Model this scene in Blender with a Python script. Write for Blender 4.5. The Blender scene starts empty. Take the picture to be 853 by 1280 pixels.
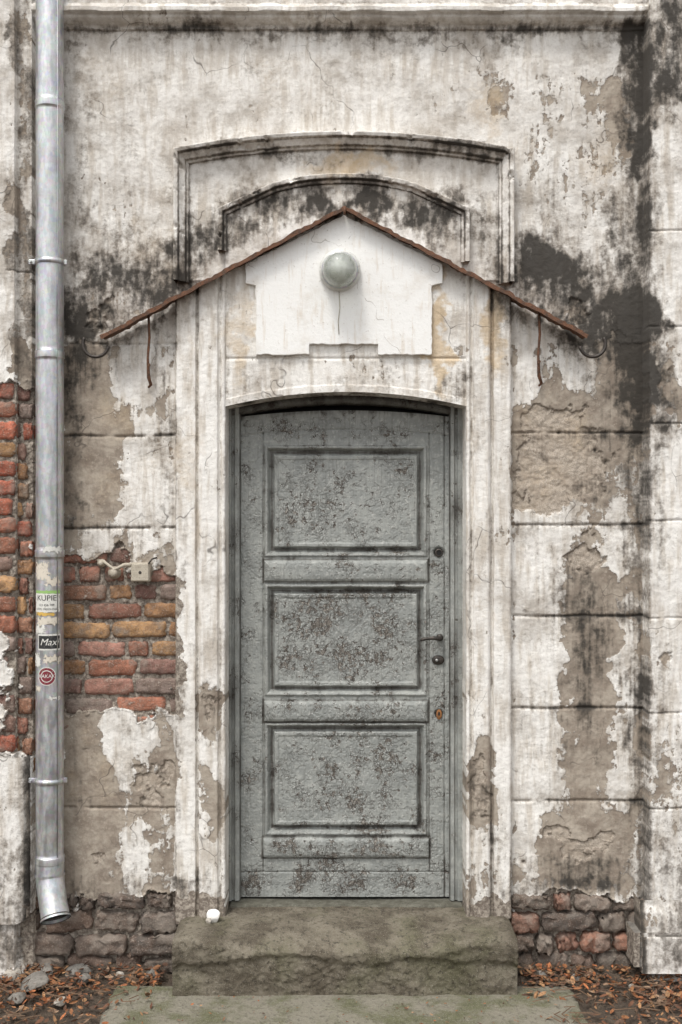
import bpy, bmesh, math, random
import numpy as np
from mathutils import Vector, Matrix
random.seed(7); np.random.seed(7)
S=0.0036; D=5.0; CX=426.5; HZ=640.0; CAMH=2.07
def wx(px,y=0.0): return (px-CX)*S*(D+y)/D
def wz(py,y=0.0): return CAMH+(HZ-py)*S*(D+y)/D
def P(px,py,y=0.0): return Vector((wx(px,y),y,wz(py,y)))
scene=bpy.context.scene
# ------------------------------------------------------------------ noise
def _h(xi,yi,seed):
    h=(xi.astype(np.uint32)*np.uint32(374761393)+yi.astype(np.uint32)*np.uint32(668265263)+np.uint32((seed*974711+12345)&0xffffffff))
    h=(h^(h>>np.uint32(13)))*np.uint32(1274126177)
    h=h^(h>>np.uint32(16))
    return h
def pn(x,y,seed=0):
    x=np.asarray(x,dtype=np.float64)+1000; y=np.asarray(y,dtype=np.float64)+1000
    xi=np.floor(x).astype(np.int64); yi=np.floor(y).astype(np.int64)
    fx=x-xi; fy=y-yi
    u=fx*fx*fx*(fx*(fx*6-15)+10); v=fy*fy*fy*(fy*(fy*6-15)+10)
    def g(ix,iy,dx,dy):
        a=_h(ix,iy,seed).astype(np.float64)*(2*math.pi/4294967296.0)
        return np.cos(a)*dx+np.sin(a)*dy
    n00=g(xi,yi,fx,fy); n10=g(xi+1,yi,fx-1,fy); n01=g(xi,yi+1,fx,fy-1); n11=g(xi+1,yi+1,fx-1,fy-1)
    return ((n00*(1-u)+n10*u)*(1-v)+(n01*(1-u)+n11*u)*v)*1.4
def fbm(x,y,seed=0,o=4,gain=0.5):
    t=0;a=1.0;f=1.0;s=0
    for i in range(o):
        t=t+a*pn(x*f,y*f,seed+i*17); s+=a; a*=gain; f*=2.03
    return t/s*1.5
def sst(a,b,x):
    t=np.clip((x-a)/(b-a),0,1); return t*t*(3-2*t)
def box(px,py,x0,x1,y0,y1,soft=8):
    return sst(x0-soft,x0+soft,px)*(1-sst(x1-soft,x1+soft,px))*sst(y0-soft,y0+soft,py)*(1-sst(y1-soft,y1+soft,py))
def blob(px,py,cx,cy,rx,ry):
    d=((px-cx)/rx)**2+((py-cy)/ry)**2
    return 1-sst(0.05,2.2,d)
# ------------------------------------------------------------------ fields of decay and darkening
PAINT=[(170,470,22,35,.5),(205,450,14,30,.4),(185,600,30,60,.5),(120,590,35,60,-.5),(110,480,25,60,-.4),(150,660,70,18,.3),
(165,935,25,45,.6),(110,940,25,60,-.3),(190,985,25,50,-.5),(175,1080,22,40,.6),(110,1050,30,70,-.35),(140,1100,50,20,-.2),
(660,470,18,50,.5),(710,450,30,30,.25),(735,470,25,30,.3),(770,480,30,60,-.4),(675,705,35,60,.75),(775,680,20,40,.6),(735,740,35,60,-.5),
(672,825,32,58,.9),(732,830,33,60,-.6),(782,830,16,55,.6),(675,935,33,45,.6),(735,930,30,60,-.45),(780,950,16,45,.45),
(658,1050,16,60,.5),(725,1055,50,40,-.55),(685,640,30,14,.5),(700,560,60,70,-.5),
(690,200,35,60,-.25),(120,300,30,50,.2),(150,120,60,80,.1),(300,230,50,30,.3),(560,220,40,20,.15),(430,215,60,14,.2),
(262,880,15,45,-.6),(266,1000,12,50,-.5),(600,985,20,50,-.9),(595,1105,30,30,-.35),(240,600,20,300,.15),(430,470,120,25,.0),
(615,450,12,120,.3),(298,400,12,50,-.22),(565,410,14,50,-.25),(835,380,20,120,.3),(835,560,20,40,-.1),(835,720,20,180,.3),(830,930,20,50,-.3),(835,480,16,40,-.5),
(8,200,12,240,.2),(15,1050,22,110,.3),(5,850,10,60,.4),(600,120,80,25,-.15),(620,130,20,20,-.2),
(760,150,30,60,-.45),(110,220,20,60,-.25),(350,90,60,30,.15)]
GRIME=[(150,378,80,44,.58),(105,408,45,60,.5),(195,345,38,35,.48),(98,200,18,180,.3),(236,325,25,40,.45),(130,310,45,50,.25),
(685,362,66,50,.70),(745,400,60,44,.58),(668,320,35,30,.48),(792,120,18,95,.8),(785,300,26,140,.5),(782,450,36,75,.64),(720,320,60,40,.3),
(430,243,125,16,.68),(315,275,45,28,.6),(545,285,45,34,.65),(400,268,90,20,.45),(480,268,90,20,.5),(610,300,20,50,.5),(265,300,30,30,.4),
(430,44,420,9,.35),(790,700,12,330,.45),(745,620,26,22,.5),(725,740,34,45,.5),(735,835,28,50,.55),(735,925,28,45,.4),(735,1090,50,22,.5),
(770,540,30,50,.35),(95,480,16,60,.4),(90,620,10,120,.45),(150,1110,80,16,.35),(208,500,8,150,.25),(700,1112,70,14,.4),
(835,60,25,80,.85),(825,140,14,40,.35),(830,490,24,60,.45),(845,980,16,60,.3),(835,1100,30,80,.35),(815,600,8,400,.3),
(262,885,14,40,.3),(600,975,18,40,.45),(600,1080,30,60,.25),(560,490,20,20,.25),(300,495,18,14,.3),(225,900,8,260,.25),(245,1120,30,30,.35),
(190,860,40,60,.1),(480,190,140,12,.35),(300,188,70,10,.3),(590,190,50,10,.35),(680,240,30,40,.2),(170,250,40,60,.1),
(430,500,150,6,.2),(18,1120,34,60,.45),(15,990,30,50,.2),(430,468,140,22,.20),(560,60,120,16,.15)]
LOSS=[(700,575,58,62,.62),(735,695,24,20,.55),(190,985,24,44,.45),(725,1055,46,12,.55),(262,870,12,36,.45),(600,985,15,40,.65),(268,985,10,34,.4),
(110,910,26,26,.25),(100,640,14,40,.2),(140,1060,18,30,.25),(825,820,10,50,.25),(835,480,14,30,.3),(730,385,22,14,.5),(130,405,16,24,.5),(545,275,24,11,.3)]
OCHRE=[(548,420,10,70,.9),(298,425,12,60,.5),(620,410,12,50,.8),(430,212,60,14,.5),(380,100,80,40,.15),(600,135,20,34,.4),(190,320,40,50,.3),(340,350,20,60,.3),(690,560,60,80,.2),(150,560,60,80,.25),(760,200,30,60,.25),(430,190,200,20,.15),(500,480,80,30,.2),(120,960,30,60,.25),(235,560,12,160,.25),(600,700,12,260,.2),(130,110,30,60,.2)]
def acc(L,px,py):
    t=np.zeros_like(px)
    for (cx,cy,rx,ry,s) in L:
        t+=s*blob(px,py,cx,cy,rx,ry)
    return t
def fields(px,py):
    px=np.asarray(px,float); py=np.asarray(py,float); sh=px.shape
    px=px.ravel(); py=py.ravel()
    qx=px+20*fbm(px/55,py/55,1,3)+9*fbm(px/13,py/13,2,4,.6)
    qy=py+22*fbm(px/55,py/55,3,3)+10*fbm(px/13,py/13,4,4,.6)
    n1=fbm(px/42,py/70,5,5,.6); n2=fbm(px/10,py/20,6,4,.6); n3=fbm(px/5,py/60,7,3)
    paint=0.60+0.42*n1+0.22*n2+0.10*n3
    sur=box(px,py,219,640,255,1160,3)
    side=box(px,py,80,803,430,1120,6)*(1-sur)
    upper=1-sst(425,435,py)
    paint+=0.20*sur-0.16*side+0.22*upper
    paint+=0.10*sst(800,806,px)
    paint+=acc(PAINT,qx,qy)
    paint-=0.30*box(qx,qy,18,46,-900,500,4)
    grime_shade=0.16+0.34*fbm(px/60,py/80,11,5,.6)+0.20*n2+0.10*fbm(px/4,py/45,13,3)  # dirt and stains; painted moulding shade is added to this field later
    grime_shade+=acc(GRIME,qx,qy)*(0.9+0.6*n1+.35*n2)
    grime_shade+=0.45*box(qx,qy,20,47,-900,495,3)-0.08*sur-.04*upper
    grime_shade+=0.38*sst(1115,1180,qy)+0.35*box(px,py,797,806,-900,1300,3)  # dirt near the ground, plus a darker strip on the right return
    grime_shade+=.25*box(px,py,44,70,-900,1300,10)  # darker band behind the drainpipe
    stk=np.clip(fbm(px/5,py/130,14,3)+0.05,0,1)
    grime_shade+=stk*(0.22*box(px,py,85,800,35,120,24)+0.22*box(px,py,219,640,400,1100,10)+.30*side)
    for gy in (545,657,770,885,1002):
        grime_shade+=0.22*side*np.exp(-((py-gy+3*n1)/5)**2)
    loss=0.12+0.22*fbm(px/35,py/40,21,5,.6)+0.08*n2+acc(LOSS,qx,qy)
    loss-=0.15*sur+0.10*upper
    ochre=np.clip(acc(OCHRE,qx,qy)+0.20*fbm(px/50,py/60,31,3),0,1)
    tone=0.46+0.60*fbm(px/70,py/60,41,4)+0.16*upper-0.14*sur-0.12*sst(800,806,px)
    bz=1.0*box(qx,qy,60,228,690,893,5)-1.0*box(qx,qy,152,240,670,722,6)
    bz=np.maximum(bz,box(qx,qy,-900,60,492,940,6)-box(qx,qy,-900,11,782,905,5))
    bz=np.maximum(bz,box(qx,qy,30,860,1126,1290,7))
    bz*=1-box(px,py,800,2000,1000,1400,1)
    bz*=1-box(px,py,-2000,31,945,1163,2)
    bz=bz+0.16*n2*(bz>0.02)
    out=dict(paint=paint,grime_shade=grime_shade,loss=loss,ochre=ochre,tone=tone,bz=bz)
    return {k:v.reshape(sh) for k,v in out.items()}
# ------------------------------------------------------------------ mesh helpers
def link(ob,parent=None):
    scene.collection.objects.link(ob)
    if parent is not None: ob.parent=parent
    return ob
def empty(name,loc=(0,0,0)):
    e=bpy.data.objects.new(name,None); e.empty_display_size=0.1; scene.collection.objects.link(e); return e
def grid_obj(name,X,Y,Z,mat,parent=None,keep=None,cols=None,flip=False,smooth=True):
    nr,nc=X.shape
    idx=np.arange(nr*nc).reshape(nr,nc)
    if flip: f=np.stack([idx[:-1,:-1],idx[1:,:-1],idx[1:,1:],idx[:-1,1:]],-1)
    else: f=np.stack([idx[:-1,:-1],idx[:-1,1:],idx[1:,1:],idx[1:,:-1]],-1)
    if keep is not None: f=f[keep]
    f=f.reshape(-1,4)
    used=np.unique(f); remap=-np.ones(nr*nc,np.int64); remap[used]=np.arange(len(used)); f=remap[f]
    co=np.stack([X.ravel(),Y.ravel(),Z.ravel()],-1)[used]
    me=bpy.data.meshes.new(name)
    me.vertices.add(len(co)); me.vertices.foreach_set('co',co.astype(np.float32).ravel())
    me.loops.add(f.size); me.loops.foreach_set('vertex_index',f.astype(np.int32).ravel())
    me.polygons.add(len(f)); me.polygons.foreach_set('loop_start',np.arange(0,f.size,4,dtype=np.int32))
    me.polygons.foreach_set('use_smooth',np.full(len(f),smooth,dtype=bool))
    me.update(calc_edges=True)
    if cols:
        for k,(r,g,b) in cols.items():
            a=me.attributes.new(k,'FLOAT_COLOR','POINT')
            arr=np.ones((len(co),4),np.float32)
            for i,c in enumerate((r,g,b)): arr[:,i]=np.broadcast_to(c,X.shape).ravel()[used]
            a.data.foreach_set('color',arr.ravel())
    me.materials.append(mat)
    return link(bpy.data.objects.new(name,me),parent)
def fcols(F):
    return {'f1':(F['paint'],F['grime_shade'],F['loss']),'f2':(F['ochre'],F['tone'],F['bz'])}
def pyobj(name,verts,faces,mat,parent=None,smooth=False,bevel=0,vcol=None):
    me=bpy.data.meshes.new(name); me.from_pydata([tuple(v) for v in verts],[],faces); me.update()
    if vcol is not None:
        a=me.attributes.new('bcol','FLOAT_COLOR','POINT'); a.data.foreach_set('color',np.asarray(vcol,np.float32).ravel())
    if smooth: me.polygons.foreach_set('use_smooth',[True]*len(me.polygons))
    me.materials.append(mat)
    ob=link(bpy.data.objects.new(name,me),parent)
    if bevel:
        m=ob.modifiers.new('bev','BEVEL'); m.width=bevel; m.segments=2; m.limit_method='ANGLE'
    return ob
def bx(name,x0,x1,y0,y1,z0,z1,mat,parent=None,bevel=0.003):
    v=[(x0,y0,z0),(x1,y0,z0),(x1,y1,z0),(x0,y1,z0),(x0,y0,z1),(x1,y0,z1),(x1,y1,z1),(x0,y1,z1)]
    f=[(0,3,2,1),(4,5,6,7),(0,1,5,4),(1,2,6,5),(2,3,7,6),(3,0,4,7)]
    return pyobj(name,v,f,mat,parent,bevel=bevel)
def tube(name,pts,rads,mat,parent=None,seg=24,cap=True):
    pts=[Vector(p) for p in pts]; n=len(pts)
    if not hasattr(rads,'__len__'): rads=[rads]*n
    V=[];F=[]
    up=None
    for i,p in enumerate(pts):
        t=(pts[min(i+1,n-1)]-pts[max(i-1,0)]).normalized()
        if up is None:
            up=Vector((0,-1,0)) if abs(t.y)<0.9 else Vector((0,0,1))
        a=(up-t*up.dot(t)).normalized(); b=t.cross(a); up=a
        for k in range(seg):
            th=2*math.pi*k/seg
            V.append(p+a*math.cos(th)*rads[i]+b*math.sin(th)*rads[i])
    for i in range(n-1):
        for k in range(seg):
            k2=(k+1)%seg
            F.append((i*seg+k,i*seg+k2,(i+1)*seg+k2,(i+1)*seg+k))
    if cap:
        F.append(tuple(range(seg-1,-1,-1))); F.append(tuple(range((n-1)*seg,n*seg)))
    ob=pyobj(name,V,F,mat,parent)
    me=ob.data
    sm=[len(p.vertices)==4 for p in me.polygons]; me.polygons.foreach_set('use_smooth',sm)
    return ob
def lathe(name,prof,mat,parent=None,seg=40,M=None,rib=0):
    V=[];F=[]
    for (r,h) in prof:
        for k in range(seg):
            th=2*math.pi*k/seg; rr=r*(1+rib*math.cos(th*14))
            v=Vector((rr*math.cos(th),-h,rr*math.sin(th)))
            if M is not None: v=M@v
            V.append(v)
    for i in range(len(prof)-1):
        for k in range(seg):
            k2=(k+1)%seg
            F.append((i*seg+k,i*seg+k2,(i+1)*seg+k2,(i+1)*seg+k))
    ob=pyobj(name,V,F,mat,parent,smooth=True)
    bm=bmesh.new(); bm.from_mesh(ob.data); bmesh.ops.remove_doubles(bm,verts=bm.verts,dist=1e-5); bmesh.ops.recalc_face_normals(bm,faces=bm.faces); bm.to_mesh(ob.data); bm.free()
    return ob
# ------------------------------------------------------------------ node helpers
class N:
    def __init__(s,name):
        s.m=bpy.data.materials.new(name); s.m.use_nodes=True; s.t=s.m.node_tree; s.t.nodes.clear()
        s.out=s.t.nodes.new('ShaderNodeOutputMaterial'); s.b=s.t.nodes.new('ShaderNodeBsdfPrincipled')
        s.t.links.new(s.b.outputs[0],s.out.inputs[0]); s.tc=s.t.nodes.new('ShaderNodeTexCoord')
        s.co=s.tc.outputs['Object']
    def put(s,sock,v):
        if isinstance(v,bpy.types.NodeSocket): s.t.links.new(v,sock)
        elif isinstance(v,(tuple,list)):
            sock.default_value=tuple(v)+(1,) if len(v)==3 and len(sock.default_value)==4 else v
        else: sock.default_value=v
    def map(s,sc,vec=None,loc=(0,0,0)):
        n=s.t.nodes.new('ShaderNodeMapping'); s.put(n.inputs['Vector'],vec or s.co); n.inputs['Scale'].default_value=sc; n.inputs['Location'].default_value=loc; return n.outputs[0]
    def noise(s,scale,detail=5,rough=.6,vec=None,dist=0):
        n=s.t.nodes.new('ShaderNodeTexNoise'); s.put(n.inputs['Vector'],vec or s.co); n.inputs['Scale'].default_value=scale; n.inputs['Detail'].default_value=detail; n.inputs['Roughness'].default_value=rough; n.inputs['Distortion'].default_value=dist; return n.outputs[0]
    def vor(s,scale,vec=None,feat='DISTANCE_TO_EDGE',out=0):
        n=s.t.nodes.new('ShaderNodeTexVoronoi'); n.feature=feat; s.put(n.inputs['Vector'],vec or s.co); n.inputs['Scale'].default_value=scale; return n.outputs[out]
    def ma(s,op,a,b=0.0,c=0.0,clamp=False):
        n=s.t.nodes.new('ShaderNodeMath'); n.operation=op; n.use_clamp=clamp; s.put(n.inputs[0],a); s.put(n.inputs[1],b); s.put(n.inputs[2],c); return n.outputs[0]
    def mr(s,v,a,b,c=0.0,d=1.0):
        n=s.t.nodes.new('ShaderNodeMapRange'); n.interpolation_type='SMOOTHSTEP'; s.put(n.inputs[0],v); s.put(n.inputs[1],a); s.put(n.inputs[2],b); s.put(n.inputs[3],c); s.put(n.inputs[4],d); return n.outputs[0]
    def mix(s,f,a,b,mode='MIX'):
        n=s.t.nodes.new('ShaderNodeMix'); n.data_type='RGBA'; n.blend_type=mode; s.put(n.inputs[0],f); s.put(n.inputs[6],a); s.put(n.inputs[7],b); return n.outputs[2]
    def attr(s,name):
        n=s.t.nodes.new('ShaderNodeAttribute'); n.attribute_name=name; q=s.t.nodes.new('ShaderNodeSeparateColor'); s.t.links.new(n.outputs['Color'],q.inputs[0]); return q.outputs[0],q.outputs[1],q.outputs[2],n.outputs['Color']
    def warp(s,scale,amt,vec=None):
        n=s.t.nodes.new('ShaderNodeTexNoise'); s.put(n.inputs['Vector'],vec or s.co); n.inputs['Scale'].default_value=scale; n.inputs['Detail'].default_value=2
        q=s.t.nodes.new('ShaderNodeVectorMath'); q.operation='MULTIPLY_ADD'; s.put(q.inputs[0],n.outputs['Color']); q.inputs[1].default_value=(amt,)*3; s.put(q.inputs[2],vec or s.co); return q.outputs[0]
    def bump(s,h,dist=.003,strength=1.0):
        n=s.t.nodes.new('ShaderNodeBump'); s.put(n.inputs['Height'],h); n.inputs['Distance'].default_value=dist; n.inputs['Strength'].default_value=strength; s.t.links.new(n.outputs[0],s.b.inputs['Normal'])
    def col(s,c): s.put(s.b.inputs['Base Color'],c)
    def rough(s,v): s.put(s.b.inputs['Roughness'],v)
    def set(s,k,v): s.put(s.b.inputs[k],v)
# material: old plaster
n=N('old_plaster'); PL=n.m
pr,pg,pb,_=n.attr('f1'); qr,qg,qb,_=n.attr('f2')
nf=n.noise(55,6,.70); nm=n.noise(11,4,.62); ng=n.noise(260,2,.7); ns=n.noise(9,4,.6,n.map((3.2,3.2,.5)))
nb=n.noise(3.5,4,.6)
ps=n.ma('ADD',pr,n.ma('MULTIPLY',n.ma('SUBTRACT',nf,.5),.75))
paint=n.mr(ps,.44,.55)
edge=n.ma('MULTIPLY',n.mr(n.ma('ABSOLUTE',n.ma('SUBTRACT',ps,.46)),0,.04,1,0),.30)
expo=n.mix(n.mr(nm,.35,.65),(.245,.20,.16),(.43,.375,.31))
expo=n.mix(n.mr(nf,.5,.75),expo,(.50,.445,.375))
whA=n.mix(n.mr(ns,.42,.70),(.86,.835,.79),(.67,.62,.55))
whB=n.mix(n.mr(nm,.38,.62),(.72,.69,.645),(.50,.46,.41))
tn=n.mr(n.ma('ADD',qg,n.ma('MULTIPLY',n.ma('SUBTRACT',nf,.5),.7)),.25,.9)
wh=n.mix(tn,whA,whB)
c=n.mix(paint,expo,wh)
c=n.mix(edge,c,(.14,.11,.085))
ls=n.ma('ADD',pb,n.ma('MULTIPLY',n.ma('SUBTRACT',nf,.5),.3))
loss=n.mr(ls,.465,.52)
agg=n.mix(n.mr(ng,.35,.65),(.34,.285,.23),(.58,.51,.43))
agg=n.mix(n.mr(nm,.4,.7),agg,(.40,.335,.27))
c=n.mix(loss,c,agg)
ledge=n.ma('MULTIPLY',n.mr(n.ma('ABSOLUTE',n.ma('SUBTRACT',ls,.455)),0,.025,1,0),.5)
c=n.mix(ledge,c,(.09,.075,.06))
c=n.mix(n.ma('MULTIPLY',n.mr(n.ma('ADD',qr,n.ma('MULTIPLY',n.ma('SUBTRACT',nf,.5),.6)),.1,.9),.7),c,(.58,.41,.21),'MIX')
ws=n.ma('ADD',n.ma('MULTIPLY',nb,.55),n.ma('MULTIPLY',ns,.45))
c=n.mix(n.mr(ws,.46,.62,0,.38),c,(.39,.33,.265))
c=n.mix(n.mr(nf,.56,.76,0,.25),c,(.27,.235,.195))
vc=n.vor(2.3,n.warp(6,.25)); crk=n.ma('MULTIPLY',n.mr(vc,.0,.008,1,0),n.mr(nb,.50,.60))
c=n.mix(n.ma('MULTIPLY',crk,.7),c,(.08,.065,.055))
c=n.mix(n.ma('MULTIPLY',n.mr(ng,.60,.72),.40),c,(.14,.12,.10))
gs=n.ma('ADD',pg,n.ma('ADD',n.ma('MULTIPLY',n.ma('SUBTRACT',nf,.5),1.0),n.ma('MULTIPLY',n.ma('SUBTRACT',nm,.5),.6)))
g1=n.mr(gs,.22,.80,0,.70); c=n.mix(g1,c,(.205,.170,.135),'MIX')
g2=n.mr(gs,.50,1.15,0,.92); c=n.mix(g2,c,(.042,.038,.033),'MIX')
mort=n.mr(qb,.45,.55)
mcol=n.mix(n.mr(nf,.4,.62),(.17,.14,.115),(.42,.37,.31))
c=n.mix(mort,c,mcol)
n.col(c); n.rough(.93); n.set('Specular IOR Level',.25)
h=n.ma('ADD',n.ma('MULTIPLY',paint,.35),n.ma('MULTIPLY',nf,1.0))
h=n.ma('ADD',h,n.ma('MULTIPLY',loss,-.8)); h=n.ma('ADD',h,n.ma('MULTIPLY',ng,n.ma('ADD',.25,n.ma('MULTIPLY',loss,.5))))
n.bump(h,.0040,.95)
# brick
n=N('brick'); BR=n.m
_,_,_,bc=n.attr('bcol'); a=n.noise(30,6,.72); b=n.noise(130,3,.7); d=n.noise(7,4,.6)
c=n.mix(n.mr(a,.38,.64,0,.6),bc,(.14,.09,.065)); c=n.mix(n.mr(b,.52,.70,0,.6),c,(.45,.37,.31))
c=n.mix(n.mr(d,.50,.66,0,.6),c,(.29,.25,.21)); c=n.mix(n.mr(a,.60,.70,0,.6),c,(.52,.46,.40)); n.col(c); n.rough(.92); n.set('Specular IOR Level',.2)
n.bump(n.ma('ADD',a,n.ma('MULTIPLY',b,.5)),.010,1)
# white plaque
n=N('white_paint'); WP=n.m
a=n.noise(7,5,.65); b=n.noise(60,5,.7); d=n.noise(14,4,.6,n.map((3,3,.4)))
c=n.mix(n.mr(a,.50,.74),(.88,.87,.84),(.77,.735,.68)); c=n.mix(n.mr(d,.54,.74,0,.45),c,(.60,.50,.38)); c=n.mix(n.mr(b,.60,.70,0,.6),c,(.38,.32,.26))
v=n.vor(1.6,n.warp(7,.35)); ck=n.ma('MULTIPLY',n.mr(v,0,.006,1,0),n.mr(a,.46,.52)); c=n.mix(n.ma('MULTIPLY',ck,.55),c,(.22,.17,.13))
n.col(c); n.rough(.8); n.bump(n.ma('ADD',a,n.ma('MULTIPLY',b,.5)),.004,.9)
# door paint
n=N('peeling_door_paint'); DP=n.m
pr,pg,pb,_=n.attr('f1')
wv=n.warp(34,.034)
v1=n.vor(40,n.map((1,1,.7),wv)); v2=n.vor(105,n.map((1,1,.6),wv))
nf=n.noise(44,6,.72); nm=n.noise(11,4,.65); nw=n.noise(30,4,.6,n.map((4,4,.22))); ng=n.noise(300,2,.6)
base=n.mix(n.mr(nm,.35,.65),(.265,.275,.26),(.375,.385,.36)); base=n.mix(n.mr(nf,.52,.66,0,.6),base,(.47,.47,.44))
base=n.mix(n.mr(nw,.52,.70,0,.45),base,(.155,.155,.14))
ck1=n.mr(v1,.0,.09,1,0); ck2=n.mr(v2,.0,.13,1,0)
amt=n.mr(n.ma('ADD',pr,n.ma('MULTIPLY',n.ma('SUBTRACT',nm,.5),1.6)),.22,.80)
ck=n.ma('MULTIPLY',n.ma('MAXIMUM',ck1,n.ma('MULTIPLY',ck2,.75)),amt)
fl=n.ma('ADD',pr,n.ma('ADD',n.ma('MULTIPLY',n.ma('SUBTRACT',nf,.5),2.3),n.ma('MULTIPLY',n.ma('SUBTRACT',nm,.5),1.5)))
flk=n.mr(fl,.80,.84)
under=n.mix(n.mr(nw,.4,.6),(.14,.12,.10),(.30,.275,.24)); under=n.mix(n.mr(ng,.50,.66,0,.8),under,(.50,.48,.44))
c=n.mix(flk,base,under)
c=n.mix(n.ma('MULTIPLY',ck,.80),c,(.055,.048,.04))
eg2=n.ma('MULTIPLY',n.mr(n.ma('ABSOLUTE',n.ma('SUBTRACT',fl,.72)),0,.06,1,0),.55); c=n.mix(eg2,c,(.58,.58,.55))
eg=n.ma('MULTIPLY',n.mr(n.ma('ABSOLUTE',n.ma('SUBTRACT',fl,.805)),0,.05,1,0),.85); c=n.mix(eg,c,(.05,.044,.037))
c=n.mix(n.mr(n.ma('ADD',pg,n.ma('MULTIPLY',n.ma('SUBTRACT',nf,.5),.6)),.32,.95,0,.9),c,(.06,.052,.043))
c=n.mix(n.ma('MULTIPLY',pb,.6),c,(.66,.66,.63))
n.col(c); n.rough(n.mr(flk,0,1,.5,.9)); n.set('Specular IOR Level',.4)
h=n.ma('SUBTRACT',n.ma('MULTIPLY',nf,.7),n.ma('MULTIPLY',flk,.9))
h=n.ma('SUBTRACT',h,n.ma('MULTIPLY',ck,.6))
n.bump(h,.0042,1.0)
# zinc
n=N('galvanised_zinc'); ZN=n.m
a=n.noise(20,4,.6,n.map((2,2,.5))); b=n.noise(90,4,.7); v=n.vor(60,None,'F1',1)
c=n.mix(n.mr(a,.35,.65),(.46,.475,.49),(.66,.665,.67)); c=n.mix(.08,c,v); c=n.mix(n.mr(b,.55,.75,0,.5),c,(.33,.33,.32))
c=n.mix(n.mr(n.noise(6,4,.7),.48,.70,0,.55),c,(.37,.345,.31))
n.col(c); n.set('Metallic',.75); n.rough(n.mr(a,.3,.7,.30,.52)); n.bump(n.ma('ADD',a,n.ma('MULTIPLY',b,.3)),.002,.5)
def mk(name,c1,c2,scale=30,rough=.8,bump=.002,metal=0,c3=None,bd=1.0):
    n=N(name); a=n.noise(scale,5,.65); c=n.mix(n.mr(a,.35,.65),c1,c2)
    b=n.noise(scale*5,3,.7); c=n.mix(n.mr(b,.48,.72,0,.8),c,c3 or tuple(x*.5 for x in c1)); n.col(c); n.rough(rough); n.set('Metallic',metal)
    n.bump(n.ma('ADD',a,n.ma('MULTIPLY',b,.5)),bump,bd); return n.m
RUST=mk('rusty_iron',(.17,.075,.04),(.08,.047,.033),40,.85,.004,.1,(.30,.17,.10))
IRON=mk('dark_iron',(.05,.045,.04),(.09,.075,.065),60,.5,.001,.6)
DFR=mk('old_threshold',(.085,.08,.06),(.15,.145,.115),25,.85,.004,0,(.045,.04,.03))
n=N('worn_stone'); STONE=n.m
a=n.noise(7,6,.65); b=n.noise(45,6,.72); d=n.noise(250,2,.7); e=n.noise(3,4,.6)
c=n.mix(n.mr(a,.38,.62),(.110,.092,.068),(.225,.198,.152)); c=n.mix(n.mr(e,.48,.66,0,.5),c,(.105,.105,.055)); c=n.mix(n.mr(b,.50,.66,0,.8),c,(.045,.038,.029)); c=n.mix(n.mr(d,.56,.70,0,.6),c,(.38,.35,.29))
n.col(c); n.rough(.92); n.set('Specular IOR Level',.2); n.bump(n.ma('ADD',n.ma('MULTIPLY',a,2),n.ma('ADD',b,n.ma('MULTIPLY',d,.3))),.009,1)
n=N('mossy_concrete'); SLAB=n.m
a=n.noise(5,6,.68); b=n.noise(45,6,.72); d=n.noise(200,2,.7)
c=n.mix(n.mr(a,.42,.62),(.245,.225,.175),(.13,.13,.07)); c=n.mix(n.mr(b,.50,.68,0,.75),c,(.075,.066,.045)); c=n.mix(n.mr(d,.54,.68,0,.6),c,(.36,.34,.29)); n.col(c); n.rough(.95); n.bump(n.ma('ADD',b,a),.010,1)
DIRT=mk('soil',(.075,.055,.040),(.13,.098,.070),22,.97,.025,0,(.04,.030,.022))
ROCK=mk('rock',(.28,.26,.23),(.17,.155,.135),25,.9,.006,0,(.10,.09,.075))
PORC=mk('porcelain',(.66,.66,.62),(.76,.76,.72),15,.3,.001,0,(.45,.42,.37))
BEIGE=mk('aged_plastic',(.50,.45,.36),(.38,.33,.26),30,.6,.001,0,(.22,.18,.14))
BLACK=mk('dark_void',(.01,.01,.01),(.015,.013,.012),30,.9)
n=N('leaf_litter'); LEAF=n.m; _,_,_,bc=n.attr('bcol'); a=n.noise(120,4,.6); n.col(n.mix(n.mr(a,.4,.7,0,.6),bc,(.05,.03,.018))); n.rough(.8)
n=N('lamp_glass'); GL=n.m; a=n.noise(25,4,.6); n.col(n.mix(n.mr(a,.4,.65),(.86,.90,.85),(.66,.70,.63))); n.rough(.06); n.set('Transmission Weight',.7); n.set('IOR',1.48); n.bump(a,.004,.5)
def flat(name,c,rough=.6,dirt=(.3,.27,.22)):
    n=N(name); a=n.noise(70,5,.7); n.col(n.mix(n.mr(a,.52,.7,0,.7),c,dirt)); n.rough(rough); n.bump(a,.001,.5); return n.m
# ================================================================== WALL
wall=empty('plaster_wall')
def seq(a,b,step): return list(np.arange(a,b,step))
EDX=[27.0,45.4,804.0,88.0]
xs=seq(-1400,-20,40)+seq(-20,880,1.1)+seq(880,2300,40)
for e in EDX: xs+= [e-.06,e+.06]
xs=np.array(sorted(xs))
ys=seq(-900,-12,30)+seq(-12,1262,1.1)+[1262]
for e in (11,18,24,26,33,38): ys+=[e-.05,e+.05]
ys=np.array(sorted(ys))[::-1]
PX,PY=np.meshgrid(xs,ys)
F=fields(PX,PY)
Y=np.zeros_like(PX)
left2=(PX<EDX[0]); left1=(PX<EDX[1])&~left2; right=PX>EDX[2]
Y[left1]=-.07; Y[left2]=-.105; Y[right]=-.10
inp=~left1&~left2&~right
cp=np.array([-3000,10.9,11,18,18.01,24,24.01,26,28,31,33,33.1,36,38,38.1,5000]); cy=np.array([-.045,-.045,-.06,-.08,-.085,-.085,-.065,-.06,-.06,-.045,-.03,-.018,-.012,-.012,0,0])
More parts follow.
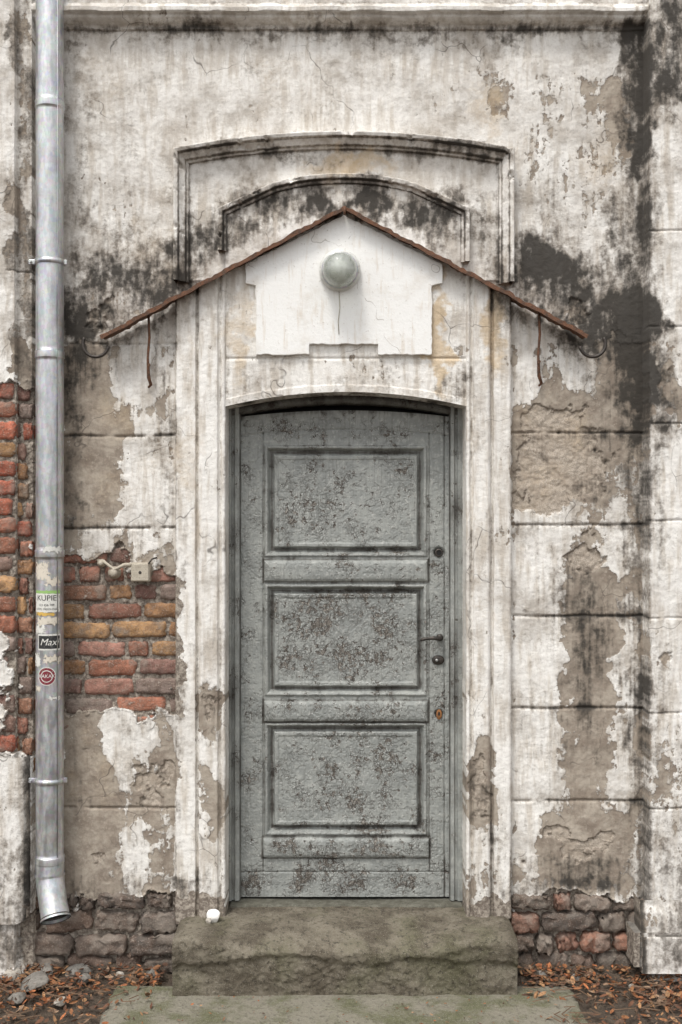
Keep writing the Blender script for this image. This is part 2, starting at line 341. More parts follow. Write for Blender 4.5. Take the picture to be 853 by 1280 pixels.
cor=np.interp(PY+1.2*fbm(PX/90,PY*0,77,2),cp,cy); Y=np.where(inp,Y+cor,Y)
F['grime_shade']+=inp*(.50*np.exp(-((PY-37)/5)**2)+.40*np.exp(-((PY-11)/3)**2))  # shade at the cornice edges, painted in as dark lines
def groove(Y,gy,m,w=1.7,d=.010,sd=0):
    g=gy+1.6*fbm(PX/60,PX*0,50+sd,2)
    q=np.exp(-((PY-g)/w)**2)*m*sst(-.55,-.1,fbm(PX/30,PX*0,150+sd,3))
    F['grime_shade']+=.32*q
    return Y+d*q
Lm=((PX>75)&(PX<222)&inp).astype(float); Rm=((PX>636)&inp).astype(float); RP=(PX>=804).astype(float); LP=(PX<46).astype(float)
for i,g in enumerate((430,545,660,1010)): Y=groove(Y,g,Lm*(.55 if g==430 else 1),sd=i)
for i,g in enumerate((541,656,770,885,1001)): Y=groove(Y,g,Rm,sd=10+i)
for i,g in enumerate((295,413,531,650,770,886,1003)): Y=groove(Y,g,RP,w=1.3,d=.006,sd=20+i)
for i,g in enumerate((345,945,1035)): Y=groove(Y,g,LP,w=1.3,d=.006,sd=30+i)
n1=fbm(PX/60,PY/60,61,4); n2=fbm(PX/9,PY/9,62,4,.6)
lossm=sst(.44,.50,F['loss']); bzm=sst(.42,.52,F['bz'])
Y+= .005*n1+.0019*n2
Y+= lossm*(.008+.004*n2)
Y+= (1-sst(.42,.54,F['paint']))*.0018
Y+= bzm*(.024+.006*n2)
Y-= .006*np.exp(-((F['bz']-.25)/.15)**2)*(1-bzm)
for (cx,cy_,r) in ((680,573,7),(758,577,4),(700,540,3),(745,563,3),(760,1005,3),(735,835,12),(655,1078,3)):
    q=np.exp(-(((PX-cx)**2+(PY-cy_)**2)/(r*.8)**2)*(1+.3*n2))
    Y+=.012*q*(0.35 if r>10 else 1); F['grime_shade']+=(.5 if r<10 else .25)*q
arch=lambda x:178+20*((x-430)/205)**2
ty=((PX>232)&(PX<628)&(PY>arch(PX)+2)&(PY<352)).astype(float)
Y-=.008*ty
inner=lambda x: np.interp(x,[280,345,390,430,470,515,580],[268,238,229,227,229,238,268])
ty2=((PX>282)&(PX<578)&(PY>inner(PX)+4)&(PY<345)).astype(float)
Y-=.018*ty2
F['grime_shade']+=.40*np.exp(-((PY-arch(PX)-9)/5)**2)*((PX>228)&(PX<632))  # shade along the hood outline, painted into the wall colour
F['grime_shade']+=.30*(np.exp(-((PX-219)/4)**2)+np.exp(-((PX-641)/4)**2)+np.exp(-((PX-238)/3)**2)+np.exp(-((PX-622)/3)**2))*((PY>190)&(PY<360))
Xw=wx(PX); Zw=wz(PY)
cxs=(PX[:-1,:-1]+PX[1:,1:])/2; cys=(PY[:-1,:-1]+PY[1:,1:])/2
keep=~((cxs>227)&(cxs<630)&(cys>388)&(cys<1235))
grid_obj('wall_plaster',Xw,Y,Zw,PL,wall,keep=keep,cols=fcols(F))
def sheet_prof(name,prof,bot,top,yref,mat,parent,step=1.1,amp=.003,zprof=None,gcols=()):
    pts=[]
    for (a,b) in zip(prof[:-1],prof[1:]):
        L=max(abs(a[0]-b[0]),abs(a[1]-b[1])/S); k=max(1,int(L/step/ (1 if abs(a[0]-b[0])>.5 else 3)))
        for i in range(k): t=i/k; pts.append((a[0]+(b[0]-a[0])*t,a[1]+(b[1]-a[1])*t))
    pts.append(prof[-1]); pts=np.array(pts)
    bt=np.array([bot(x) for x in pts[:,0]]); tp=np.array([top(x) for x in pts[:,0]])
    nr=int(max(bt-tp)/step)+2
    T=np.linspace(0,1,nr)[:,None]
    PXs=np.broadcast_to(pts[:,0],(nr,len(pts))).copy(); Ys=np.broadcast_to(pts[:,1],PXs.shape).copy()
    PYs=bt*(1-T)+tp*T
    Fs=fields(PXs,PYs)
    for g,wd,am in gcols: Fs['grime_shade']+=am*np.exp(-((PXs-g)/wd)**2)  # darkens given columns; on the jambs this paints shade into grooves
    a1=fbm(PXs/60,PYs/60,81,3); a2=fbm(PXs/8,PYs/8,82,4,.6)
    l=sst(.44,.50,Fs['loss'])
    Ys=Ys+amp*a1*.9+.0016*a2+l*(.007+.003*a2)+(1-sst(.42,.54,Fs['paint']))*.0018
    if zprof is not None: Ys=Ys+zprof(PXs,PYs)
    Xs=wx(PXs,yref)+(.0016*fbm(PYs/20,Ys*30,83,3)+.0012*fbm(PYs/4,Ys*30,84,3)); Zs=wz(PYs,yref)
    return grid_obj(name,Xs,Ys,Zs,mat,parent,cols=fcols(Fs))
def basez(PXs,PYs):
    return np.interp(PYs,[1100,1128,1131,1140,1150,1160,1166,1168,1200,1204],[.0,.0,-.0,-.012,-.020,-.022,-.030,-.045,-.047,-.045])
sheet_prof('pilaster_base',[(800,.0),(800,-.112),(1000,-.112)],lambda x:1212,lambda x:1125,-.112,PL,wall,zprof=basez,gcols=((800,6,.4),))
sheet_prof('pilaster_base_block',[(793,.0),(793,-.150),(1000,-.150)],lambda x:1209,lambda x:1166,-.150,PL,wall,gcols=((793,8,.5),))
bx('pilaster_base_top',wx(793,-.150)+.002,1.9,-.149,0,wz(1167,-.15)-.02,wz(1167,-.15)-.001,ROCK,wall,.004)
sheet_prof('corner_plinth',[(-300,-.128),(22,-.128),(29,-.118),(33,-.09),(33,.0)],lambda x:1156-6*max(0,(x-15)/18)**2,lambda x:947,-.128,PL,wall,gcols=((33,7,.5),))
# bricks -----------------------------------------------------------
V=[];FA=[];VC=[]
def rbrick(cx,cy,cz,lx,ly,lz,col,rough=.0025,rot=0,tilt=0):
    nx,ny,nz=10,3,5
    index={}
    cut=[random.uniform(0,.012) for _ in range(8)]
    def vid(i,j,k):
        key=(i,j,k)
        if key in index: return index[key]
        p=(i/nx*2-1,j/ny*2-1,k/nz*2-1)
        v=Vector((p[0]*lx/2,p[1]*ly/2,p[2]*lz/2))
        ex=sum([abs(abs(a)-1)<1e-6 for a in p])
        if ex>=2:
            r=random.uniform(.003,.007); v=v-Vector([math.copysign(r,a) if abs(abs(a)-1)<1e-6 else 0 for a in p])
        if ex==3:
            r=cut[(i>0)*4+(j>0)*2+(k>0)]; v=v-Vector([math.copysign(r*f,a) for a,f in zip(p,(1,.6,.6))])
        v+=Vector((random.gauss(0,rough*.6),random.gauss(0,rough),random.gauss(0,rough*.7)))
        v=Matrix.Rotation(rot,4,'Y')@Matrix.Rotation(tilt,4,'Z')@v
        kk=random.uniform(.75,1.2)
        V.append(v+Vector((cx,cy,cz))); VC.append((col[0]*kk,col[1]*kk,col[2]*kk,1)); index[key]=len(V)-1; return index[key]
    def face(fn,a,b):
        for i in range(a):
            for j in range(b):
                FA.append([fn(i,j),fn(i+1,j),fn(i+1,j+1),fn(i,j+1)])
    face(lambda i,k:vid(i,0,k),nx,nz)
    face(lambda j,k:vid(nx,j,k),ny,nz); face(lambda j,k:vid(0,ny-j,k),ny,nz)
    face(lambda i,j:vid(i,j,nz),nx,ny); face(lambda i,j:vid(i,ny-j,0),nx,ny)
cols_a=[(.38,.18,.13),(.36,.18,.13),(.44,.23,.15),(.52,.29,.15),(.32,.20,.16),(.40,.27,.22),(.46,.20,.13),(.36,.28,.24),(.54,.32,.16),(.30,.17,.14),(.42,.22,.17)]
def brickwall(x0,x1,p0,p1,yf,pitch=24.2,blen=68,cols=cols_a,off=0,clipr=None,jit=1.0,rough=.0030,sd=0):
    r=0; py=p0
    while py<p1:
        px=x0-(off+(r%2)*.5*blen)%blen-random.uniform(0,12)
        hp_=pitch*random.uniform(.94,1.06)
        while px<x1:
            L=blen*random.uniform(.9,1.06) if random.random()<.68 else blen*random.uniform(.42,.55)
            gap=random.uniform(1.8,3.8)
            a=px; b=px+L-gap
            if clipr: b=min(b,clipr)
            if b>a+6 and b>x0-4:
                h=hp_-random.uniform(2.0,4.0)
                col=random.choice(cols); k=random.uniform(.7,1.2); col=tuple(min(1,c_*k) for c_ in col)
                cx=(wx(a)+wx(b))/2; lx=wx(b)-wx(a)
                rbrick(cx,yf+.045+random.uniform(-.004,.007)*jit,wz(py+h/2+.8*math.sin(px/40+sd))+random.gauss(0,.0015)*jit,lx,.09,h*S,col,rough=rough,rot=random.gauss(0,.010)*jit,tilt=random.gauss(0,.015))
            px+=L
        py+=hp_; r+=1
brickwall(78,226,684,900,.010)
RC=cols_a+[(.44,.14,.09),(.48,.16,.10),(.48,.19,.12)]
brickwall(27.5,44,480,955,-.062,cols=RC,clipr=46.2,off=22,blen=30)
brickwall(-160,24,480,955,-.097,cols=RC,clipr=27.4,off=40)
cols_f=[(.17,.14,.115),(.22,.18,.15),(.13,.11,.095),(.20,.145,.115),(.26,.22,.185),(.18,.155,.13)]
for (xa,xb) in ((-300,224),(638,1100)):
    py=1118
    while py<1232:
        h=random.uniform(18,30); px=xa+random.uniform(-20,0)
        while px<xb:
            L=random.uniform(22,74)
            col=random.choice(cols_f)
            if 650<px<770 and 1130<py<1178 and random.random()<.75: col=random.choice([(.40,.18,.12),(.38,.20,.14),(.34,.19,.14)])
            elif random.random()<.12: col=(.27,.15,.11)
            cx=(wx(px)+wx(px+L-3))/2
            rbrick(cx,.045-.008+random.uniform(-.020,.012),wz(py+h/2+random.uniform(-2,2)),(L-4)*S,.10,(h-3)*S,col,rough=.0065,rot=random.gauss(0,.09),tilt=random.gauss(0,.06))
            px+=L
        py+=h
pyobj('exposed_bricks',V,FA,BR,wall,smooth=True,vcol=VC)
# ================================================================== SURROUND
sur=empty('door_surround')
YR=-.055
top=lambda x:263+abs(x-430)*.521
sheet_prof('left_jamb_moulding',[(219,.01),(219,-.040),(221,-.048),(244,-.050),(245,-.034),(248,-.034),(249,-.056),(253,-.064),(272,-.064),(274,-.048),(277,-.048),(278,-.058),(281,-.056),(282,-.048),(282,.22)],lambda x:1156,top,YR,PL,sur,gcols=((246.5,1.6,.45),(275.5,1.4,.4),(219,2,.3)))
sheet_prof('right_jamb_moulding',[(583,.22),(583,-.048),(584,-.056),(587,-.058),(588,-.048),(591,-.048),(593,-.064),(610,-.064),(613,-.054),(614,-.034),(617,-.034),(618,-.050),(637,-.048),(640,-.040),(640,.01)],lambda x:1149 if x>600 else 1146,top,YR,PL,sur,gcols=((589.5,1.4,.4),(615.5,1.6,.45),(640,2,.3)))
archb=lambda x:508-18*(1-((x-432.5)/150.5)**2)
def cz(PXs,PYs):
    y=np.zeros_like(PXs); g=archb(PXs)
    y+=.006*np.exp(-((PYs-448)/1.6)**2)
    y-=.004*(PYs>g-9)
    return y
sheet_prof('gable_panel',[(282,-.046),(583,-.046)],archb,top,-.046,PL,sur,zprof=cz,gcols=((284,4,.3),(581,4,.3)))
xs_=np.linspace(282,583,160); yy=np.linspace(-.05,.22,40)
A,B=np.meshgrid(xs_,yy); Zs=wz(archb(A),-.046); Xs=wx(A,-.05)
Fs=fields(A,508+0*A+B*100); Fs['grime_shade']=Fs['grime_shade']+.35; grid_obj('arch_soffit',Xs,B,Zs,PL,sur,cols=fcols(Fs),flip=True)  # whole soffit set darker
# white plaque
pl=[(307,330),(307,354),(320,357),(320,443),(387,443),(387,430),(473,430),(473,443),(540,443),(540,357),(553,354),(553,330),(430,268.5)]
yb,yf=-.045,-.068
out=[]
for i,a in enumerate(pl):
    b=pl[(i+1)%len(pl)]; L=math.dist(a,b); k=max(2,int(L/5))
    for j in range(k):
        t=j/k; out.append((a[0]+(b[0]-a[0])*t+random.uniform(-.8,.8)*(j>0),a[1]+(b[1]-a[1])*t+random.uniform(-.8,.8)*(j>0)))
Vp=[Vector((wx(a,yf),yf,wz(b,yf))) for a,b in out]+[Vector((wx(a,yf),yb,wz(b,yf))) for a,b in out]
k=len(out); Fp=[tuple(range(k))]+[(i,k+i,k+(i+1)%k,(i+1)%k) for i in range(k)]
pq=pyobj('white_plaque',Vp,Fp,WP,sur,bevel=.002)
bm=bmesh.new(); bm.from_mesh(pq.data); bmesh.ops.recalc_face_normals(bm,faces=bm.faces); bm.to_mesh(pq.data); bm.free()
def sweep(name,path,prof,mat,parent,step=1.6,gidx=()):
    P_=[np.array(p,float) for p in path]; n_=len(P_)
    segn=[]
    for a,b in zip(P_[:-1],P_[1:]):
        d=(b-a)/np.linalg.norm(b-a); segn.append(np.array([d[1],-d[0]]))
    vn=[]
    for i in range(n_):
        if i==0: m=segn[0]
        elif i==n_-1: m=segn[-1]
        else:
            m=segn[i-1]+segn[i]; m=m/np.dot(m,segn[i]) if np.dot(m,segn[i])>.2 else m
        vn.append(m)
    C=[];NN=[]
    for i in range(n_-1):
        L=np.linalg.norm(P_[i+1]-P_[i]); k=max(1,int(L/step))
        for j in range(k):
            t=j/k; C.append(P_[i]*(1-t)+P_[i+1]*t); NN.append(vn[i]*(1-t)+vn[i+1]*t)
    C.append(P_[-1]); NN.append(vn[-1]); C=np.array(C); NN=np.array(NN)
    pr=[]
    for a,b in zip(prof[:-1],prof[1:]):
        k=max(1,int(max(abs(a[0]-b[0]),abs(a[1]-b[1])/S)/1.0))
        for i in range(k): t=i/k; pr.append((a[0]+(b[0]-a[0])*t,a[1]+(b[1]-a[1])*t))
    pr.append(prof[-1]); pr=np.array(pr)
    XX=C[:,0][None,:]+NN[:,0][None,:]*pr[:,0][:,None]
    YYp=C[:,1][None,:]+NN[:,1][None,:]*pr[:,0][:,None]
    Yd=np.broadcast_to(pr[:,1][:,None],XX.shape)
    Fs=fields(XX,YYp)
    for g in gidx: Fs['grime_shade']=Fs['grime_shade']+.5*np.exp(-((pr[:,0][:,None]-g)/1.1)**2)  # fillets darkened in colour to strengthen the moulding's shading
    er=fbm(XX/25,YYp/25,91,4,.6); er2=fbm(XX/6,YYp/6,92,3)
    dam=sst(.25,.6,er)
    Yd=np.minimum(Yd*(1-.35*dam)+.0015*er2,.01)
    return grid_obj(name,wx(XX),Yd,wz(YYp),mat,parent,cols=fcols(Fs),flip=False)
ax=np.linspace(228,632,60); op=[(228,354),(228,300)]+[(x,arch(x)+1) for x in ax]+[(632,300),(632,356)]
hp=[(-9,0),(-9,-.022),(-6,-.026),(-5.5,-.042),(-2,-.050),(1,-.060),(2,-.060),(2.5,-.078),(7,-.084),(8,-.078),(8,0)]
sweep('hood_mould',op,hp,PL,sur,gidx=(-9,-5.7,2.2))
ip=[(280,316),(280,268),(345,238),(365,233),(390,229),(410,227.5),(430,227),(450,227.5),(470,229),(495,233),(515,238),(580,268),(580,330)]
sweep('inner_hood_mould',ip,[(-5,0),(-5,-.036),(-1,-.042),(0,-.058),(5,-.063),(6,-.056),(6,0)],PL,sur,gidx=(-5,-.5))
# ================================================================== DOOR
door=empty('wooden_door')
DY=.135
xs=np.arange(300,563.3,.62)
dtop=lambda x:521-8*(1-((x-432)/131)**2)
step=.72; DB=1121; nr=int((DB-513)/step)
T=np.linspace(0,1,nr)[:,None]
PXd=np.broadcast_to(xs,(nr,len(xs))).copy(); PYd=DB*(1-T)+dtop(PXd)*T
H=np.zeros_like(PXd)
def rd(x0,x1,y0,y1):
    return np.maximum(np.maximum(x0-PXd,PXd-x1),np.maximum(y0-PYd,PYd-y1))
groove_m=np.zeros_like(H)
PANS=((344,521,570,683),(344,521,743,857),(344,521,916,1031))
for r in PANS:
    d=rd(*r)+.5*fbm(PXd/30,PYd/30,101,2)
    prof=np.interp(d,[-40,-5,-3.5,0,1.2,2,6.5,7.5,9.5,11.5,13,13.8,30],[-.006,-.006,-.002,-.002,-.010,-.026,-.026,-.010,.007,.008,.001,.0,0])
    m=d<13.8; H=np.where(m,prof,H)
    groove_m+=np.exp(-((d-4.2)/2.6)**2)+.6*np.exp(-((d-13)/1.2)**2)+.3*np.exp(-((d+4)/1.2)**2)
for r in ((330,535,700,727),(330,535,876,902),(328,537,1047,1072)):
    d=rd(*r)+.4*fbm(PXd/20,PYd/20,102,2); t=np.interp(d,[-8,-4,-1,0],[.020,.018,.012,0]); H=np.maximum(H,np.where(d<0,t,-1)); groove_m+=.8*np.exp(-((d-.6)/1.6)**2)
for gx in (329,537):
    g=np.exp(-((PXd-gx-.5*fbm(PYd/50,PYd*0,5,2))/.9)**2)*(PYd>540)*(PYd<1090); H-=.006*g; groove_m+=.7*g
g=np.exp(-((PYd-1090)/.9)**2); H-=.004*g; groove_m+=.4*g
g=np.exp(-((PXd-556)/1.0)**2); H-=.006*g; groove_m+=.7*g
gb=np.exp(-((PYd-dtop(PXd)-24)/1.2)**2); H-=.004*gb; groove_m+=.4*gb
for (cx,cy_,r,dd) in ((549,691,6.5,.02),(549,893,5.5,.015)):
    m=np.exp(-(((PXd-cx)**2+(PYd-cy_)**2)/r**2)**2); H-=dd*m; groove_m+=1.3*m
pan=sum([(1-sst(-4,2,rd(*r))) for r in PANS])
q1=fbm(PXd/34,PYd/34,111,4,.6); q2=fbm(PXd/6,PYd/6,112,4,.6); q3=fbm(PXd/3,PYd/60,113,3)
peel=.27+.42*q1+.16*q2+.06*pan
for (cx,cy_,rx,ry,s) in ((440,790,75,50,.34),(432,960,95,60,.22),(385,620,50,40,.16),(500,600,20,40,.2),(432,886,110,18,.22),(432,712,110,14,.12),(432,1060,110,14,.34),(432,1100,130,18,.34),(315,800,14,300,.14),(549,850,14,200,.18),(432,535,110,14,.34),(400,655,70,20,.1),(470,690,80,6,.3),(430,740,90,8,.3),(430,1035,90,8,.3)):
    peel+=s*blob(PXd+8*q1,PYd+8*q1,cx,cy_,rx,ry)
q4=fbm(PXd/2.6,PYd/2.6,114,3,.6)
flm=sst(.46,.60,peel+.55*q2+.25*q4)
H+=.0016*q1+.0014*q2+.0006*q4-.0026*flm
scr=np.zeros_like(H)
def segd(x0,y0,x1,y1,w=.5,s=1):
    global scr
    dx,dy=x1-x0,y1-y0; t=np.clip(((PXd-x0)*dx+(PYd-y0)*dy)/(dx*dx+dy*dy),0,1)
    d=np.hypot(PXd-x0-t*dx,PYd-y0-t*dy); scr=np.maximum(scr,s*np.exp(-(d/w)**2))
for ln in ([(350,660),(352,634),(362,650),(372,632),(376,658)],[(384,634),(386,656)],[(393,632),(396,654),(408,652)],[(414,632),(416,652),(428,650)],[(434,634),(444,632),(436,642),(446,648),(436,654)],[(405,612),(425,585)],[(360,600),(392,590)]):
    for a,b in zip(ln[:-1],ln[1:]): segd(*a,*b,s=.45)
door_dark=.10+.30*q1+.14*q3+.80*groove_m+.3*sst(1060,1112,PYd)+.5*(1-sst(0,12,PYd-dtop(PXd)))+.3*(1-sst(0,7,PXd-300))  # darker in grooves, at the foot, under the head and down the left edge
Yd=DY-H
Z0=np.zeros_like(H)
grid_obj('door_leaf',wx(PXd,DY),Yd,wz(PYd,DY),DP,door,cols={'f1':(peel,door_dark,scr)})
fy=.095
def strip(name,prof,bot,tp):
    pts=[]
    for a,b in zip(prof[:-1],prof[1:]):
        for i in range(6): t=i/6; pts.append((a[0]+(b[0]-a[0])*t,a[1]+(b[1]-a[1])*t))
    pts.append(prof[-1]); pts=np.array(pts); T=np.linspace(0,1,620)[:,None]
    A=np.broadcast_to(pts[:,0],(620,len(pts))).copy(); Yv=np.broadcast_to(pts[:,1],A.shape).copy(); Bp=bot*(1-T)+np.array([tp(x) for x in pts[:,0]])*T
    q=fbm(A/8,Bp/14,121,4,.6); q1=fbm(A/40,Bp/60,122,3)
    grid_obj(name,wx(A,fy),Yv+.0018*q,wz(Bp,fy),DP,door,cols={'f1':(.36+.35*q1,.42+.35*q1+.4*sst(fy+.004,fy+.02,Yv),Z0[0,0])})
strip('left_frame',[(284,.22),(284,fy),(289,fy-.004),(290,fy+.010),(293,fy+.010),(294,fy),(299,fy+.002),(300.5,DY-.01),(300.5,DY+.03)],1126,lambda x:archb(x)+4)
strip('right_frame',[(562.5,DY+.03),(562.5,DY-.01),(564,fy+.002),(568,fy),(569,fy+.010),(572,fy+.010),(573,fy-.004),(582,fy),(582,.22)],1126,lambda x:archb(x)+4)
xs_=np.linspace(286,580,160); rr=np.array([[-14,fy+.0],[-4,fy],[3,fy],[4,fy+.010],[6,fy+.010],[7,fy+.003],[13,fy+.006],[14,DY+.004],[15,DY+.03]])
A=np.broadcast_to(xs_,(len(rr),160)).copy(); Bp=archb(A)+rr[:,0][:,None]; Yh=np.broadcast_to(rr[:,1][:,None],A.shape)
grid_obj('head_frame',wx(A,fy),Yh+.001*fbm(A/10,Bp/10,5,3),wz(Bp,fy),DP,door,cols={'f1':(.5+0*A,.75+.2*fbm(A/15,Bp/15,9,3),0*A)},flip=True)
pyobj('added_dark_backing',[(wx(270),.23,0),(wx(600),.23,0),(wx(600),.23,wz(470)),(wx(270),.23,wz(470))],[(0,1,2,3)],BLACK,door)  # unseen sheet added behind the door to stop light leaks
# worn timber threshold, dished in the middle
xs_=np.linspace(288,578,120); tpz=[(.20,.010),(.10,.012),(.07,.011),(.062,.006),(.060,-.004),(.060,-.03)]
A=np.broadcast_to(xs_,(len(tpz),120)).copy(); Yt=np.array([t_[0] for t_ in tpz])[:,None]+.002*fbm(A/9,A*0,7,3); Zt=.270+np.array([t_[1] for t_ in tpz])[:,None]-.006*np.exp(-((A-430)/80)**2)+.001*fbm(A/5,A*0,8,3)
grid_obj('threshold',wx(A,.06),Yt,Zt,DFR,door,flip=True)
hy=DY-.004
lathe('handle_rose',[(.0,.012),(.013,.012),(.016,.006),(.017,0)],IRON,door,24,Matrix.Translation(P(550,797,hy)))
a=P(550,797,hy)
tube('lever_handle',[a+Vector((0,0,0)),a+Vector((0,-.035,0)),a+Vector((-.006,-.045,.001)),a+Vector((-.03,-.048,.003)),a+Vector((-.06,-.047,.001)),a+Vector((-.085,-.045,-.004)),a+Vector((-.092,-.043,-.009))],[.008,.008,.009,.009,.0075,.007,.005],IRON,door,14)
lathe('key_escutcheon',[(.0,.007),(.018,.007),(.024,.003),(.025,0)],IRON,door,28,Matrix.Translation(P(548,825,hy))@Matrix.Diagonal((1.15,1,.9,1)))
lathe('lock_cylinder',[(.0,.013),(.006,.013),(.007,.006)],ZN,door,20,Matrix.Translation(P(546,825,hy)))
lathe('bolt_hole_ring',[(.012,.003),(.016,.004),(.019,0)],IRON,door,24,Matrix.Translation(P(549,691,hy)))
lathe('bolt_hole',[(0,.0005),(.012,.0005)],BLACK,door,24,Matrix.Translation(P(549,691,hy)))
lathe('rusty_keyhole_plate',[(0,.003),(.013,.003),(.017,0)],mk('orange_rust',(.34,.15,.05),(.18,.08,.035),80,.9),door,20,Matrix.Translation(P(549,893,hy))@Matrix.Diagonal((.8,1,1.4,1)))
lathe('keyhole',[(0,.0036),(.006,.0036)],BLACK,door,16,Matrix.Translation(P(549,892,hy))@Matrix.Diagonal((.7,1,1.7,1)))
# ================================================================== CANOPY IRON
can=empty('rusty_canopy_frame')
def bar(name,p0,p1,w,y0,y1,mat,parent,segs=70,wob=.002):
    V=[];F=[]
    a=Vector((wx(p0[0],y0),0,wz(p0[1],y0))); b=Vector((wx(p1[0],y0),0,wz(p1[1],y0))); d=(b-a).normalized(); nn=Vector((-d.z,0,d.x))
    if nn.z<0: nn=-nn
    for i in range(segs+1):
        t=i/segs; c=a.lerp(b,t)+nn*(wob*math.sin(i*.7)+random.gauss(0,wob*.35)); ww=w*random.uniform(.75,1.25)
        sec=[(0,y0),(ww,y0),(ww,y1),(ww-.004,y1),(ww-.004,y0+.004),(0,y0+.004)]
        for (h,y) in sec: V.append(Vector((c.x,y,c.z))+nn*h)
    for i in range(segs):
        for k in range(6):
            k2=(k+1)%6; F.append((i*6+k,i*6+k2,(i+1)*6+k2,(i+1)*6+k))
    F.append((0,1,2,3,4,5)); F.append(tuple(segs*6+5-k for k in range(6)))
    return pyobj(name,V,F,mat,parent)
bar('left_rafter',(127,424),(431,262),.017,-.120,-.01,RUST,can)
bar('right_rafter',(430,262),(734,422),.017,-.120,-.01,RUST,can)
tube('ridge_pin',[P(431,258,-.125),P(431,268,-.125)],.006,RUST,can,10)
for sgn,cx,cyy,nm_ in ((-1,120,432,'left_hook'),(1,741,432,'right_hook')):
    pts=[]
    for i in range(22):
        th=math.radians(-10-(i/21)*200) if sgn<0 else math.radians(190+(i/21)*200)
        pts.append(P(cx+16*math.cos(th),cyy-2-16*math.sin(th),-.09))
    tube(nm_,pts,[.008]*22,IRON,can,10)
for px_,nm_,l in ((186,'left_hanger',(402,484)),(674,'right_hanger',(398,482))):
    tube(nm_,[P(px_,l[0]-8,-.06),P(px_+1,l[0]+20,-.055),P(px_-1,l[0]+45,-.05),P(px_,l[1]-12,-.045),P(px_+3,l[1]-3,-.03),P(px_,l[1],-.01)],[.0055,.006,.0055,.008,.007,.005],RUST,can,10)
    tube(nm_+'_pin',[P(px_,l[0]+54,-.062),P(px_,l[0]+54,0)],.008,RUST,can,10)
# ================================================================== LAMP
lamp=empty('wall_lamp')
M=Matrix.Translation(P(425,338,-.07))@Matrix.Rotation(math.radians(10),4,'X')
lathe('porcelain_base',[(.0,0),(.086,0),(.092,.006),(.092,.018),(.086,.028),(.080,.032),(.072,.040),(.066,.042)],PORC,lamp,56,M)
lathe('metal_ring',[(.074,.030),(.080,.034),(.080,.046),(.073,.049),(.068,.044)],ZN,lamp,56,M)
gp=[(.066,.036),(.069,.05),(.074,.07),(.075,.09),(.071,.115),(.060,.138),(.042,.153),(.021,.160),(0,.162)]
lathe('glass_globe',gp,GL,lamp,112,M,rib=.012)
lathe('bulb_socket',[(0,.10),(.014,.098),(.026,.088),(.030,.075),(.026,.060),(.018,.048),(.018,.03)],PORC,lamp,24,M)
lathe('reflector',[(.0,.034),(.064,.040)],PORC,lamp,40,M)
tube('lamp_wire',[P(424,364,-.07),P(425,385,-.0705),P(423,402,-.070),P(424,418,-.0695)],.0016,BEIGE,lamp,8)
# ================================================================== DRAINPIPE
pipe=empty('drainpipe')
pyc=-.092; pr_=.0605; pxc=62.5
X0=wx(pxc,pyc)
def pz(py): return wz(py,pyc)
rs=[];pts=[]
base_=[(-700,0)]
for j in (132,444,692,1074):
    base_+=[(j-9,0),(j-5,0),(j-4.5,.0035),(j-4,.004),(j,.003),(j+3.5,.004),(j+4,.0035),(j+4.5,0),(j+8,0)]
for py,dr in base_: pts.append(Vector((X0,pyc,pz(py)))); rs.append(pr_+dr)
tube('pipe',pts,rs,ZN,pipe,48,cap=False)
tube('pipe_seam',[(X0+.045,pyc-.044,pz(-700)),(X0+.045,pyc-.044,pz(1068))],.0022,ZN,pipe,8)
e=[Vector((X0,pyc,pz(1072))),Vector((X0,pyc,pz(1092))),Vector((X0+.006,pyc-.012,pz(1103))),Vector((X0+.024,pyc-.040,pz(1123))),Vector((X0+.046,pyc-.078,pz(1141)))]
tube('pipe_shoe',e,[pr_+.002,pr_+.002,pr_+.001,pr_,pr_+.001],ZN,pipe,48,cap=False)
d=(e[-1]-e[-2]).normalized()
tube('shoe_rim',[e[-1]-d*.006,e[-1]+d*.002],[pr_+.005,pr_+.005],ZN,pipe,48,cap=False)
tube('shoe_inside',[e[-1]-d*.02,e[-1]-d*.06],[pr_-.004,pr_-.004],BLACK,pipe,48,cap=True)
tube('shoe_inner_wall',[e[-1]+d*.002,e[-1]-d*.03],[pr_+.004,pr_-.003],IRON,pipe,48,cap=False)
tube('shoe_mitre',[Vector((X0,pyc,pz(1090))),Vector((X0,pyc,pz(1094)))],[pr_+.005]*2,ZN,pipe,48,cap=False)
for i,py in enumerate((328,975)):
    z=pz(py)
    tube('bracket_%d'%(i+1),[(X0,pyc,z-.012),(X0,pyc,z-.011),(X0,pyc,z+.011),(X0,pyc,z+.012)],[pr_,pr_+.005,pr_+.005,pr_],ZN,pipe,48,cap=False)
    bx('bracket_lug_%d'%(i+1),X0-pr_-.03,X0-pr_-.002,pyc-.012,pyc+.004,z-.011,z+.011,ZN,pipe,.002)
    tube('bracket_bolt_%d'%(i+1),[(X0-pr_-.02,pyc-.03,z),(X0-pr_-.02,pyc+.02,z)],.006,ZN,pipe,8)
    bx('bracket_lug_right_%d'%(i+1),X0+pr_+.001,X0+pr_+.016,pyc-.006,pyc+.006,z-.011,z+.011,ZN,pipe,.002)
    bx('bracket_arm_%d'%(i+1),X0-.008,X0+.008,pyc+pr_-.004,.02,z-.008,z+.008,ZN,pipe,.002)
def cyl(u,z,off):
    r=pr_+off; a=u/pr_; return Vector((X0+r*math.sin(a),pyc-r*math.cos(a),z))
